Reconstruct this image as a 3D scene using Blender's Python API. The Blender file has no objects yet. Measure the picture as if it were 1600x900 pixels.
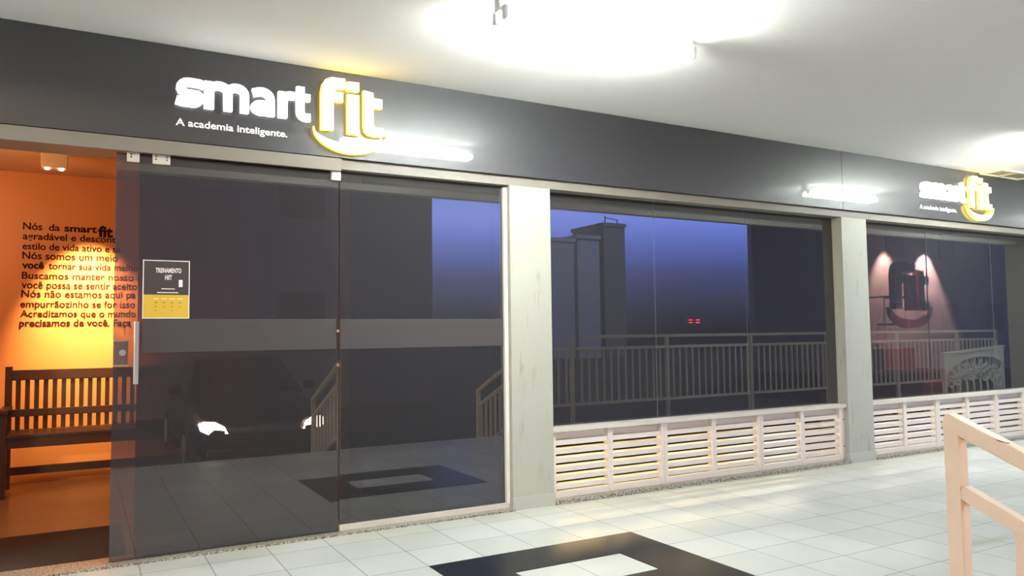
import bpy, bmesh, math, random
from mathutils import Vector, Matrix
random.seed(7)
SC = bpy.context.scene
C = SC.collection
R = math.radians

# ---------------------------------------------------------------- camera
YAW, PITCH, ROLL = 0.50998069, 0.05982832, -0.0122195887
cam_d = bpy.data.cameras.new('camera')
cam_d.sensor_width = 36.0
cam_d.lens = 1202.437 / 1600 * 36.0
cam_d.clip_start = 0.05
cam_d.clip_end = 400
cam = bpy.data.objects.new('camera', cam_d)
C.objects.link(cam)
fwd = Vector((math.sin(YAW) * math.cos(PITCH), math.cos(YAW) * math.cos(PITCH), math.sin(PITCH)))
rgt = Vector((math.cos(YAW), -math.sin(YAW), 0))
upv = rgt.cross(fwd)
r2 = rgt * math.cos(ROLL) + upv * math.sin(ROLL)
u2 = upv * math.cos(ROLL) - rgt * math.sin(ROLL)
M3 = Matrix((r2, u2, -fwd)).transposed()
cam.matrix_world = Matrix.Translation((0, -4.64979, 1.2)) @ M3.to_4x4()
SC.camera = cam

# ---------------------------------------------------------------- sky, exposure
world = bpy.data.worlds.new('dusk_sky')
SC.world = world
world.use_nodes = True
wn = world.node_tree
wn.nodes.clear()
w_out = wn.nodes.new('ShaderNodeOutputWorld')
w_bg = wn.nodes.new('ShaderNodeBackground')
w_tc = wn.nodes.new('ShaderNodeTexCoord')
w_sx = wn.nodes.new('ShaderNodeSeparateXYZ')
w_rp = wn.nodes.new('ShaderNodeValToRGB')
wn.links.new(w_tc.outputs['Generated'], w_sx.inputs[0])
wn.links.new(w_sx.outputs['Z'], w_rp.inputs[0])
wn.links.new(w_rp.outputs[0], w_bg.inputs[0])
wn.links.new(w_bg.outputs[0], w_out.inputs[0])
SKY = [(0.0, (0.02, 0.025, 0.06)), (0.035, (0.09, 0.11, 0.24)), (0.075, (0.17, 0.23, 0.75)), (0.115, (0.38, 0.58, 2.1)),
       (0.15, (0.72, 1.05, 3.2)), (0.19, (0.66, 0.95, 2.9)), (0.27, (0.05, 0.07, 0.20)), (1.0, (0.015, 0.02, 0.05))]
el = w_rp.color_ramp.elements
el[0].position, el[0].color = SKY[0][0], (*SKY[0][1], 1)
el[1].position, el[1].color = SKY[-1][0], (*SKY[-1][1], 1)
for p_, c_ in SKY[1:-1]:
    e_ = el.new(p_)
    e_.color = (*c_, 1)
w_bg.inputs['Strength'].default_value = 1.0

SC.view_settings.view_transform = 'Standard'
SC.view_settings.look = 'None'
SC.view_settings.exposure = 1.15
SC.view_settings.gamma = 1.0
SC.view_settings.use_curve_mapping = False
SC.cycles.use_denoising = True
SC.cycles.max_bounces = 10
SC.cycles.transparent_max_bounces = 24
SC.cycles.sample_clamp_indirect = 6.0

TUBE_STRENGTH = 130.0


def lamp(name, kind, loc, power, color, size=0.1, target=None, angle=60, blend=0.5):
    d = bpy.data.lights.new(name, kind)
    d.energy = power
    d.color = color
    if kind == 'SPOT':
        d.spot_size = R(angle)
        d.spot_blend = blend
        d.shadow_soft_size = size
    elif kind == 'POINT':
        d.shadow_soft_size = size
    elif kind == 'AREA':
        d.size = size
    o = bpy.data.objects.new(name, d)
    C.objects.link(o)
    o.location = loc
    if target is not None:
        o.rotation_euler = (Vector(target) - Vector(loc)).to_track_quat('-Z', 'Y').to_euler()
    return o


lamp('lobby_wall_spot', 'SPOT', (0.06, 2.50, 2.42), 340, (1.0, 0.70, 0.36), 0.03, (0.05, 3.09, 1.42), 56, 1.0)
lamp('lobby_ambient', 'POINT', (-1.0, 1.4, 2.3), 17, (1.0, 0.62, 0.32), 0.2)
for k_, (x_, p_, c_) in enumerate(((3.45, 1.5, (1.0, 0.70, 0.24)), (4.48, 1.3, (1.0, 0.76, 0.36)), (5.50, 1.2, (1.0, 0.86, 0.62)),
                                   (6.95, 0.8, (1.0, 0.92, 0.80)), (7.99, 0.6, (1.0, 0.94, 0.86)), (9.03, 0.5, (1.0, 0.94, 0.86)))):
    lo_ = lamp('vent_strip_light', 'AREA', (x_, 0.42, 0.46), p_ * 1.7, c_, 0.9, (x_, 0.07, 0.20))
    lo_.data.shape = 'RECTANGLE'
    lo_.data.size_y = 0.05
lamp('logo_spot', 'SPOT', (12.2, 2.86, 2.68), 520, (1.0, 0.80, 0.72), 0.03, (12.1, 3.06, 1.6), 74, 0.5)
lamp('logo_spot_left', 'SPOT', (11.1, 2.86, 2.68), 130, (1.0, 0.76, 0.64), 0.03, (11.15, 3.06, 1.4), 70, 0.6)
lamp('armchair_fill_light', 'SPOT', (10.9, 1.3, 2.6), 120, (1.0, 0.72, 0.60), 0.05, (10.85, 2.35, 0.75), 52, 0.8)  # added fill that brings up the red armchairs, no fixture there
lamp('street_light', 'POINT', (-3.5, -9.5, 3.3), 600, (1.0, 0.74, 0.46), 0.15)
lamp('skyline_fill_light', 'POINT', (36.0, -27.0, 24.0), 20000, (0.55, 0.65, 1.0), 0.3)  # added fill without a real source, lightens the distant buildings


# ---------------------------------------------------------------- materials
def nt(m):
    m.use_nodes = True
    return m.node_tree, m.node_tree.nodes['Principled BSDF']


def mat(name, col, rough=0.5, metal=0.0, emit=None, estr=0.0, noise=0.0, nscale=8.0, coat=0.0, spec=0.5, bump=0.0):
    m = bpy.data.materials.new(name)
    t, b = nt(m)
    b.inputs['Roughness'].default_value = rough
    b.inputs['Metallic'].default_value = metal
    b.inputs['Specular IOR Level'].default_value = spec
    b.inputs['Coat Weight'].default_value = coat
    b.inputs['Coat Roughness'].default_value = 0.02
    b.inputs['Base Color'].default_value = (*col, 1)
    if emit:
        b.inputs['Emission Color'].default_value = (*emit, 1)
        b.inputs['Emission Strength'].default_value = estr
    if noise > 0 or bump > 0:
        tc = t.nodes.new('ShaderNodeTexCoord')
        nz = t.nodes.new('ShaderNodeTexNoise')
        nz.inputs['Scale'].default_value = nscale
        nz.inputs['Detail'].default_value = 5
        t.links.new(tc.outputs['Object'], nz.inputs['Vector'])
        if noise > 0:
            mx = t.nodes.new('ShaderNodeMix')
            mx.data_type = 'RGBA'
            mx.inputs[6].default_value = (*[c * (1 - noise) for c in col], 1)
            mx.inputs[7].default_value = (*[min(1, c * (1 + noise)) for c in col], 1)
            t.links.new(nz.outputs['Fac'], mx.inputs[0])
            t.links.new(mx.outputs[2], b.inputs['Base Color'])
        if bump > 0:
            bp = t.nodes.new('ShaderNodeBump')
            bp.inputs['Strength'].default_value = bump
            bp.inputs['Distance'].default_value = 0.01
            t.links.new(nz.outputs['Fac'], bp.inputs['Height'])
            t.links.new(bp.outputs[0], b.inputs['Normal'])
    return m


def tile_mat():
    m = bpy.data.materials.new('white_floor_tile')
    t, b = nt(m)
    tc = t.nodes.new('ShaderNodeTexCoord')
    mp = t.nodes.new('ShaderNodeMapping')
    mp.inputs['Location'].default_value = (-1.6 + 0.328 * 40, 0.87 + 0.328 * 40, 0)
    br = t.nodes.new('ShaderNodeTexBrick')
    br.offset = 0.0
    br.squash = 1.0
    br.inputs['Color1'].default_value = (0.57, 0.575, 0.52, 1)
    br.inputs['Color2'].default_value = (0.515, 0.52, 0.465, 1)
    br.inputs['Mortar'].default_value = (0.17, 0.165, 0.14, 1)
    br.inputs['Scale'].default_value = 1.0
    br.inputs['Mortar Size'].default_value = 0.0028
    br.inputs['Mortar Smooth'].default_value = 0.2
    br.inputs['Brick Width'].default_value = 0.328
    br.inputs['Row Height'].default_value = 0.328
    t.links.new(tc.outputs['Object'], mp.inputs['Vector'])
    t.links.new(mp.outputs[0], br.inputs['Vector'])
    nz = t.nodes.new('ShaderNodeTexNoise')
    nz.inputs['Scale'].default_value = 1.3
    nz.inputs['Detail'].default_value = 6
    t.links.new(tc.outputs['Object'], nz.inputs['Vector'])
    mx = t.nodes.new('ShaderNodeMix')
    mx.data_type = 'RGBA'
    mx.blend_type = 'MULTIPLY'
    mx.inputs[0].default_value = 1.0
    rp = t.nodes.new('ShaderNodeValToRGB')
    rp.color_ramp.elements[0].color = (0.86, 0.86, 0.84, 1)
    rp.color_ramp.elements[1].color = (1.06, 1.06, 1.06, 1)
    rp.color_ramp.elements[0].position = 0.3
    rp.color_ramp.elements[1].position = 0.7
    t.links.new(nz.outputs['Fac'], rp.inputs[0])
    t.links.new(br.outputs['Color'], mx.inputs[6])
    t.links.new(rp.outputs[0], mx.inputs[7])
    t.links.new(mx.outputs[2], b.inputs['Base Color'])
    b.inputs['Roughness'].default_value = 0.38
    b.inputs['Specular IOR Level'].default_value = 0.35
    return m


def granite_mat():
    m = bpy.data.materials.new('speckled_granite')
    t, b = nt(m)
    tc = t.nodes.new('ShaderNodeTexCoord')
    vo = t.nodes.new('ShaderNodeTexNoise')
    vo.inputs['Scale'].default_value = 90
    vo.inputs['Detail'].default_value = 3
    rp = t.nodes.new('ShaderNodeValToRGB')
    e = rp.color_ramp.elements
    e[0].position, e[0].color = 0.36, (0.08, 0.075, 0.06, 1)
    e[1].position, e[1].color = 0.62, (0.50, 0.48, 0.38, 1)
    x = e.new(0.5)
    x.color = (0.27, 0.25, 0.19, 1)
    t.links.new(tc.outputs['Object'], vo.inputs['Vector'])
    t.links.new(vo.outputs['Fac'], rp.inputs[0])
    t.links.new(rp.outputs[0], b.inputs['Base Color'])
    b.inputs['Roughness'].default_value = 0.35
    return m


def wood_mat(name, c1, c2, rough=0.4):
    m = bpy.data.materials.new(name)
    t, b = nt(m)
    tc = t.nodes.new('ShaderNodeTexCoord')
    mp = t.nodes.new('ShaderNodeMapping')
    mp.inputs['Scale'].default_value = (2, 25, 25)
    nz = t.nodes.new('ShaderNodeTexNoise')
    nz.inputs['Scale'].default_value = 3
    nz.inputs['Detail'].default_value = 6
    mx = t.nodes.new('ShaderNodeMix')
    mx.data_type = 'RGBA'
    mx.inputs[6].default_value = (*c1, 1)
    mx.inputs[7].default_value = (*c2, 1)
    t.links.new(tc.outputs['Object'], mp.inputs[0])
    t.links.new(mp.outputs[0], nz.inputs['Vector'])
    t.links.new(nz.outputs['Fac'], mx.inputs[0])
    t.links.new(mx.outputs[2], b.inputs['Base Color'])
    b.inputs['Roughness'].default_value = rough
    return m


def pillar_mat():
    # cream paint with grimy scuffs low down
    m = bpy.data.materials.new('cream_pillar_paint')
    t, b = nt(m)
    tc = t.nodes.new('ShaderNodeTexCoord')
    mp = t.nodes.new('ShaderNodeMapping')
    mp.inputs['Scale'].default_value = (9, 9, 1.8)
    nz = t.nodes.new('ShaderNodeTexNoise')
    nz.inputs['Scale'].default_value = 1.6
    nz.inputs['Detail'].default_value = 7
    nz.inputs['Roughness'].default_value = 0.65
    rp = t.nodes.new('ShaderNodeValToRGB')
    e = rp.color_ramp.elements
    e[0].position, e[0].color = 0.25, (0.29, 0.26, 0.19, 1)
    e[1].position, e[1].color = 0.43, (0.405, 0.405, 0.335, 1)
    t.links.new(tc.outputs['Object'], mp.inputs[0])
    t.links.new(mp.outputs[0], nz.inputs['Vector'])
    t.links.new(nz.outputs['Fac'], rp.inputs[0])
    t.links.new(rp.outputs[0], b.inputs['Base Color'])
    b.inputs['Roughness'].default_value = 0.55
    return m


def glass_front(name, tint, refl=2.0, flare_veil=0.055):  # small pale diffuse share imitates flare lifting the blacks
    m = bpy.data.materials.new(name)
    m.use_nodes = True
    t = m.node_tree
    t.nodes.clear()
    out = t.nodes.new('ShaderNodeOutputMaterial')
    tr = t.nodes.new('ShaderNodeBsdfTransparent')
    tr.inputs[0].default_value = (*tint, 1)
    df = t.nodes.new('ShaderNodeBsdfDiffuse')
    df.inputs[0].default_value = (0.55, 0.52, 0.53, 1)
    gl = t.nodes.new('ShaderNodeBsdfGlossy')
    gl.inputs['Roughness'].default_value = 0.0
    gl.inputs[0].default_value = (1, 1, 1, 1)
    fr = t.nodes.new('ShaderNodeFresnel')
    fr.inputs['IOR'].default_value = 1.5
    mu = t.nodes.new('ShaderNodeMath')
    mu.operation = 'MULTIPLY'
    mu.use_clamp = True
    mu.inputs[1].default_value = refl
    m1 = t.nodes.new('ShaderNodeMixShader')
    m1.inputs[0].default_value = flare_veil
    m2 = t.nodes.new('ShaderNodeMixShader')
    t.links.new(fr.outputs[0], mu.inputs[0])
    t.links.new(tr.outputs[0], m1.inputs[1])
    t.links.new(df.outputs[0], m1.inputs[2])
    t.links.new(mu.outputs[0], m2.inputs[0])
    t.links.new(m1.outputs[0], m2.inputs[1])
    t.links.new(gl.outputs[0], m2.inputs[2])
    t.links.new(m2.outputs[0], out.inputs[0])
    return m


def clear_tint(name, tint):
    m = bpy.data.materials.new(name)
    m.use_nodes = True
    t = m.node_tree
    t.nodes.clear()
    out = t.nodes.new('ShaderNodeOutputMaterial')
    tr = t.nodes.new('ShaderNodeBsdfTransparent')
    tr.inputs[0].default_value = (*tint, 1)
    t.links.new(tr.outputs[0], out.inputs[0])
    return m


def film_mat():
    m = bpy.data.materials.new('frosted_film')
    m.use_nodes = True
    t = m.node_tree
    t.nodes.clear()
    out = t.nodes.new('ShaderNodeOutputMaterial')
    tr = t.nodes.new('ShaderNodeBsdfTransparent')
    df = t.nodes.new('ShaderNodeBsdfDiffuse')
    df.inputs[0].default_value = (0.10, 0.092, 0.094, 1)
    mx = t.nodes.new('ShaderNodeMixShader')
    mx.inputs[0].default_value = 0.68
    t.links.new(tr.outputs[0], mx.inputs[1])
    t.links.new(df.outputs[0], mx.inputs[2])
    t.links.new(mx.outputs[0], out.inputs[0])
    return m


def fascia_mat():
    m = bpy.data.materials.new('glossy_charcoal_fascia')
    t, b = nt(m)
    b.inputs['Base Color'].default_value = (0.032, 0.031, 0.036, 1)
    b.inputs['Roughness'].default_value = 0.42
    b.inputs['Specular IOR Level'].default_value = 0.5
    b.inputs['Coat Weight'].default_value = 0.9
    b.inputs['Coat Roughness'].default_value = 0.025
    b.inputs['Coat IOR'].default_value = 1.5
    return m


GLASS_F = glass_front('tinted_glass_face', (0.30, 0.27, 0.27))
GLASS_B = clear_tint('tinted_glass_body', (0.72, 0.68, 0.68))
GLASS_E = mat('glass_edge', (0.22, 0.26, 0.25), 0.2)
M_FLOOR = tile_mat()
M_GRAN = granite_mat()
M_PIL = pillar_mat()
M_FASCIA = fascia_mat()
M_FILM = film_mat()
M_CEIL = mat('white_ceiling_paint', (0.92, 0.905, 0.875), 0.75, noise=0.03, nscale=0.9)
M_INLAY = mat('black_floor_tile', (0.016, 0.016, 0.017), 0.3, noise=0.3, nscale=5, spec=0.14)
M_SKIRT = mat('white_skirting_tile', (0.44, 0.44, 0.385), 0.4, noise=0.05, nscale=6)
M_LINTEL = mat('beige_lintel_paint', (0.20, 0.183, 0.155), 0.55, noise=0.06, nscale=5)
M_ALU = mat('brushed_aluminium', (0.62, 0.60, 0.57), 0.35, 0.7)
M_CREAMALU = mat('cream_painted_aluminium', (0.62, 0.575, 0.49), 0.45, noise=0.06, nscale=9)
M_LOUV = mat('cream_louvre_paint', (0.72, 0.655, 0.57), 0.45, noise=0.06, nscale=7)
M_CHROME = mat('satin_chrome', (0.55, 0.53, 0.52), 0.3, 0.85)
M_BRKT = mat('pale_clamp_metal', (0.60, 0.56, 0.52), 0.45, 0.15)
M_DARK = mat('dark_plastic', (0.02, 0.02, 0.022), 0.4)
M_RAIL = mat('cream_rail_paint', (0.84, 0.665, 0.44), 0.4, noise=0.07, nscale=14)
M_RAIL2 = mat('pale_rail_paint', (0.50, 0.47, 0.39), 0.45, noise=0.05, nscale=10)
M_SCUFF = mat('chipped_steel', (0.10, 0.07, 0.06), 0.6)
M_ORANGE = mat('orange_wall_paint', (0.80, 0.30, 0.085), 0.45)
M_LOBCEIL = mat('lobby_ceiling_paint', (0.72, 0.50, 0.30), 0.7)
M_LOBFLOOR = mat('brown_polished_floor', (0.34, 0.20, 0.115), 0.22, noise=0.12, nscale=3)
M_GYM = mat('dark_unlit_interior', (0.035, 0.032, 0.034), 0.7)  # near-black colour stands in for lack of light in the gym
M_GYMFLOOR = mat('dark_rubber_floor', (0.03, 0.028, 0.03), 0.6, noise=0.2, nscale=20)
M_PINK = mat('pale_gym_wall_paint', (0.62, 0.55, 0.54), 0.6)  # the gym back wall's own colour, kept only where the spots fall
M_TEXT = mat('maroon_wall_lettering', (0.055, 0.010, 0.007), 0.9, spec=0.1)
M_BENCH = wood_mat('dark_bench_wood', (0.07, 0.025, 0.012), (0.13, 0.05, 0.022))
M_MAT = mat('dark_doormat_pile', (0.035, 0.018, 0.012), 0.95, noise=0.35, nscale=60, bump=0.5)
M_WHITE_E = mat('lit_white_acrylic', (0.9, 0.9, 0.9), 0.4, emit=(1.0, 0.98, 1.0), estr=0.75)
M_YEL_FACE = mat('lit_pale_yellow_acrylic', (0.9, 0.85, 0.5), 0.4, emit=(1.0, 0.92, 0.52), estr=0.55)
M_YEL_SIDE = mat('lit_yellow_acrylic', (0.9, 0.7, 0.1), 0.4, emit=(1.0, 0.72, 0.06), estr=2.2)
M_TAG = mat('glowing_sign_vinyl', (0.85, 0.85, 0.88), 0.5, emit=(1, 1, 1), estr=0.12)  # lettering given a faint glow of its own
M_TUBE = mat('lit_fluorescent_tube', (1, 1, 1), 0.4, emit=(0.94, 1.0, 0.955), estr=TUBE_STRENGTH)
M_WHITEMET = mat('white_enamel', (0.8, 0.8, 0.78), 0.35)
M_BULB = mat('lit_spot_bulb', (1, 1, 1), 0.4, emit=(1.0, 0.82, 0.55), estr=9)
M_BLACKP = mat('poster_black', (0.040, 0.030, 0.028), 0.5)
M_YELP = mat('poster_yellow', (0.62, 0.40, 0.035), 0.5)
M_WHITEP = mat('poster_white', (0.78, 0.74, 0.70), 0.5)
M_PALEYEL = mat('poster_pale_yellow', (0.75, 0.60, 0.22), 0.5)
M_LEDRED = mat('lit_red_led', (0.5, 0.02, 0.02), 0.4, emit=(1.0, 0.02, 0.03), estr=7)
M_LOGO_OR = mat('dark_orange_logo', (0.32, 0.07, 0.045), 0.5)
M_SOFA = mat('red_leatherette', (0.36, 0.06, 0.055), 0.45)
M_ASPH = mat('asphalt', (0.035, 0.035, 0.037), 0.9, noise=0.25, nscale=30)
M_CONC = mat('stair_concrete', (0.34, 0.33, 0.30), 0.8, noise=0.1, nscale=6)
M_CAR = mat('dark_car_paint', (0.02, 0.012, 0.012), 0.4, 0.0, coat=0.2)
M_CARGLASS = mat('car_glass', (0.01, 0.01, 0.012), 0.05)
M_TYRE = mat('black_tyre_rubber', (0.015, 0.015, 0.015), 0.85)
M_HEAD = mat('lit_headlight', (1, 1, 1), 0.3, emit=(1.0, 0.86, 0.68), estr=45)
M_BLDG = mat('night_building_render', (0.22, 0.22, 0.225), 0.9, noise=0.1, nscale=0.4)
M_BLDG2 = mat('hazed_building_render', (0.45, 0.45, 0.5), 0.9, noise=0.1, nscale=0.4)  # distance haze put into the colour as a paler bluish grey
M_BGLASS = mat('dark_window_glass', (0.10, 0.10, 0.105), 0.5)
M_IRON = mat('grey_iron_scrollwork', (0.48, 0.51, 0.48), 0.5)
M_IRONFR = mat('pale_painted_panel', (0.48, 0.51, 0.49), 0.5)
M_HATCH = mat('beige_hatch_panel', (0.52, 0.44, 0.33), 0.6)
M_HATCHFR = mat('cream_hatch_frame', (0.72, 0.66, 0.52), 0.5)


# ---------------------------------------------------------------- mesh helpers
def setp(o, label=None, cat=None, group=None, kind=None):
    if label:
        o['label'] = label
    if cat:
        o['category'] = cat
    if group:
        o['group'] = group
    if kind:
        o['kind'] = kind
    return o


def empty(name, loc, label, cat, group=None, rotz=0.0, kind=None):
    o = bpy.data.objects.new(name, None)
    C.objects.link(o)
    o.location = loc
    o.rotation_euler = (0, 0, rotz)
    o.empty_display_size = 0.1
    return setp(o, label, cat, group, kind)


def obj(name, bm, materials, parent=None, loc=None, smooth=False):
    me = bpy.data.meshes.new(name)
    bm.normal_update()
    bm.to_mesh(me)
    bm.free()
    if not isinstance(materials, (list, tuple)):
        materials = [materials]
    for m in materials:
        me.materials.append(m)
    if smooth:
        for p in me.polygons:
            p.use_smooth = True
    o = bpy.data.objects.new(name, me)
    C.objects.link(o)
    if parent:
        o.parent = parent
    if loc:
        o.location = loc
    return o


def B(x0, x1, y0, y1, z0, z1, bm=None, bev=0.0, mi=0):
    bm = bm or bmesh.new()
    vs = [bm.verts.new((x, y, z)) for z in (z0, z1) for y in (y0, y1) for x in (x0, x1)]
    fs = []
    for q in ((0, 2, 3, 1), (4, 5, 7, 6), (0, 1, 5, 4), (2, 6, 7, 3), (0, 4, 6, 2), (1, 3, 7, 5)):
        f = bm.faces.new([vs[i] for i in q])
        f.material_index = mi
        fs.append(f)
    if bev > 0:
        es = list({e for f in fs for e in f.edges})
        r = bmesh.ops.bevel(bm, geom=es, offset=bev, segments=2, affect='EDGES', profile=0.7, clamp_overlap=True)
        for f in r['faces']:
            f.material_index = mi
    return bm


def bar(p, q, w, h, bm=None, up=(0, 0, 1), bev=0.0):
    """square bar from p to q"""
    bm = bm or bmesh.new()
    p, q = Vector(p), Vector(q)
    d = (q - p).normalized()
    up = Vector(up)
    if abs(d.dot(up)) > 0.99:
        up = Vector((0, 1, 0))
    s = d.cross(up).normalized()
    u = s.cross(d).normalized()
    vs = []
    for e in (p, q):
        for a, b in ((-1, -1), (1, -1), (1, 1), (-1, 1)):
            vs.append(bm.verts.new(e + s * (a * w / 2) + u * (b * h / 2)))
    fs = [bm.faces.new([vs[i] for i in f]) for f in
          ((3, 2, 1, 0), (4, 5, 6, 7), (0, 1, 5, 4), (1, 2, 6, 5), (2, 3, 7, 6), (3, 0, 4, 7))]
    if bev > 0:
        bmesh.ops.bevel(bm, geom=list({e for f in fs for e in f.edges}), offset=bev, segments=2, affect='EDGES')
    return bm


def tube(pts, r, bm=None, seg=10, caps=True):
    bm = bm or bmesh.new()
    pts = [Vector(p) for p in pts]
    rings = []
    n = len(pts)
    ref = None
    for i, p in enumerate(pts):
        d = (pts[min(i + 1, n - 1)] - pts[max(i - 1, 0)]).normalized()
        if ref is None or abs(d.dot(ref)) > 0.95:
            ref = Vector((0, 0, 1)) if abs(d.z) < 0.9 else Vector((1, 0, 0))
        s = d.cross(ref).normalized()
        u = s.cross(d).normalized()
        rr = r[i] if isinstance(r, (list, tuple)) else r
        rings.append([bm.verts.new(p + (s * math.cos(a) + u * math.sin(a)) * rr) for a in
                      [2 * math.pi * k / seg for k in range(seg)]])
    for a, b in zip(rings, rings[1:]):
        for k in range(seg):
            f = bm.faces.new((a[k], a[(k + 1) % seg], b[(k + 1) % seg], b[k]))
            f.smooth = True
    if caps:
        bm.faces.new(rings[0][::-1])
        bm.faces.new(rings[-1])
    return bm


def prism(pts, y0, y1, bm=None, mi_front=0, mi_side=0):
    """outline given as (x, z) points, extruded from y0 (front) to y1"""
    bm = bm or bmesh.new()
    area = sum(pts[i][0] * pts[(i + 1) % len(pts)][1] - pts[(i + 1) % len(pts)][0] * pts[i][1] for i in range(len(pts)))
    if area < 0:
        pts = pts[::-1]
    a = [bm.verts.new((x, y0, z)) for x, z in pts]
    b = [bm.verts.new((x, y1, z)) for x, z in pts]
    f1 = bm.faces.new(a)
    f2 = bm.faces.new(b[::-1])
    f1.material_index = f2.material_index = mi_front
    n = len(pts)
    for i in range(n):
        f = bm.faces.new((a[i], b[i], b[(i + 1) % n], a[(i + 1) % n]))
        f.material_index = mi_side
    f1.normal_update()
    f2.normal_update()
    bmesh.ops.triangulate(bm, faces=[f1, f2])
    return bm


def stroke(pts, w, y0, y1, bm=None, mi_front=0, mi_side=0):
    """thick poly-line in the x-z plane, butt ends"""
    pts = [Vector(p) for p in pts]
    n = len(pts)
    L, Rr = [], []
    for i, p in enumerate(pts):
        d = (pts[min(i + 1, n - 1)] - pts[max(i - 1, 0)]).normalized()
        nn = Vector((-d.y, d.x))
        ww = w[i] if isinstance(w, (list, tuple)) else w
        L.append(tuple(p + nn * ww / 2))
        Rr.append(tuple(p - nn * ww / 2))
    bm = bm or bmesh.new()
    for i in range(n - 1):
        prism([L[i], L[i + 1], Rr[i + 1], Rr[i]], y0, y1, bm, mi_front, mi_side)
    return bm


def arc(cx, cz, rx, rz, a0, a1, n=10):
    return [(cx + rx * math.cos(R(a0 + (a1 - a0) * i / n)), cz + rz * math.sin(R(a0 + (a1 - a0) * i / n))) for i in range(n + 1)]


def text_mesh(name, body, material, parent, x, z, y, width=None, height=None, size=0.1, bold=0.0, extrude=0.0, align='LEFT'):
    cu = bpy.data.curves.new(name, 'FONT')
    cu.body = body
    cu.size = 1.0
    cu.offset = bold
    cu.extrude = 0.0
    cu.resolution_u = 4
    tmp = bpy.data.objects.new(name, cu)
    C.objects.link(tmp)
    bpy.context.view_layer.update()
    dg = bpy.context.evaluated_depsgraph_get()
    me = bpy.data.meshes.new_from_object(tmp.evaluated_get(dg))
    bpy.data.objects.remove(tmp)
    xs = [v.co.x for v in me.vertices]
    ys = [v.co.y for v in me.vertices]
    x0, x1 = min(xs), max(xs)
    sx = (width / (x1 - x0)) if width else size
    sz = size if height is None else height / max(ys)
    bm = bmesh.new()
    bm.from_mesh(me)
    bpy.data.meshes.remove(me)
    off = {'LEFT': x0, 'CENTER': (x0 + x1) / 2}[align]
    for v in bm.verts:
        v.co = Vector((x + (v.co.x - off) * sx, y, z + v.co.y * sz))
    if extrude > 0:
        r = bmesh.ops.extrude_face_region(bm, geom=list(bm.faces))
        for g in r['geom']:
            if isinstance(g, bmesh.types.BMVert):
                g.co.y -= extrude
    return obj(name, bm, material, parent)


def split_words(o, gap):
    # one part per word: islands of the lettering grouped by the wider gaps between words
    me = o.data
    bm = bmesh.new()
    bm.from_mesh(me)
    seen, isl = set(), []
    for v in bm.verts:
        if v.index in seen:
            continue
        stack, comp = [v], []
        seen.add(v.index)
        while stack:
            a = stack.pop()
            comp.append(a.index)
            for e in a.link_edges:
                w_ = e.other_vert(a)
                if w_.index not in seen:
                    seen.add(w_.index)
                    stack.append(w_)
        xs = [bm.verts[i].co.x if False else me.vertices[i].co.x for i in comp]
        isl.append((min(xs), max(xs), comp))
    bm.free()
    isl.sort(key=lambda t: t[0])
    words, end = [], None
    for a, b_, comp in isl:
        if end is None or a - end > gap:
            words.append(set())
            end = b_
        words[-1].update(comp)
        end = max(end, b_)
    if len(words) < 2:
        return [o]
    res = []
    for wd in words:
        nb = bmesh.new()
        mp = {i: nb.verts.new(me.vertices[i].co) for i in sorted(wd)}
        for p in me.polygons:
            if p.vertices[0] in wd:
                nb.faces.new([mp[i] for i in p.vertices])
        res.append(obj(o.name.split('.')[0], nb, list(me.materials), o.parent))
    bpy.data.objects.remove(o)
    return res


def struct(name, bm, m, label, cat, parent=None):
    o = obj(name, bm, m, parent)
    if parent is None:
        setp(o, label, cat, None, 'structure')
    return o


def pane(name, x0, x1, y, z0, z1, parent, th=0.01):
    bm = bmesh.new()
    B(x0, x1, y, y + th, z0, z1, bm)
    for f in bm.faces:
        f.normal_update()
        n = f.normal
        f.material_index = 0 if n.y < -0.9 else (1 if n.y > 0.9 else 2)
    return obj(name, bm, [GLASS_F, GLASS_B, GLASS_E], parent)


# ================================================================ SETTING
CEIL = 2.845
XL, XR = -6.0, 18.0
EDGE = -3.35
bm = B(XL, XR, EDGE, 0.0, -0.3, 0.0)
struct('floor', bm, M_FLOOR, 'white square tiled corridor floor in front of the shop', 'floor')
bm = bmesh.new()
B(1.6, 2.912, -1.198, -0.87, 0.0005, 0.0022, bm)
B(1.6, 2.912, -1.854, -1.526, 0.0005, 0.0022, bm)
B(1.6, 1.928, -1.526, -1.198, 0.0005, 0.0022, bm)
B(2.584, 2.912, -1.526, -1.198, 0.0005, 0.0022, bm)
struct('trim_1', bm, M_INLAY, 'black rectangular tile border inlaid in the white corridor floor', 'floor inlay')
bm = B(XL, XR, EDGE, 0.1, CEIL, CEIL + 0.35)
B(XL, XR, EDGE, EDGE + 0.12, CEIL - 0.07, CEIL, bm)
struct('ceiling', bm, M_CEIL, 'plain white corridor ceiling above the storefront', 'ceiling')
struct('ground', B(-30, 60, -70, EDGE, -0.85, -0.55), M_ASPH, 'dark asphalt parking ground beyond the corridor edge', 'ground')

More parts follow.
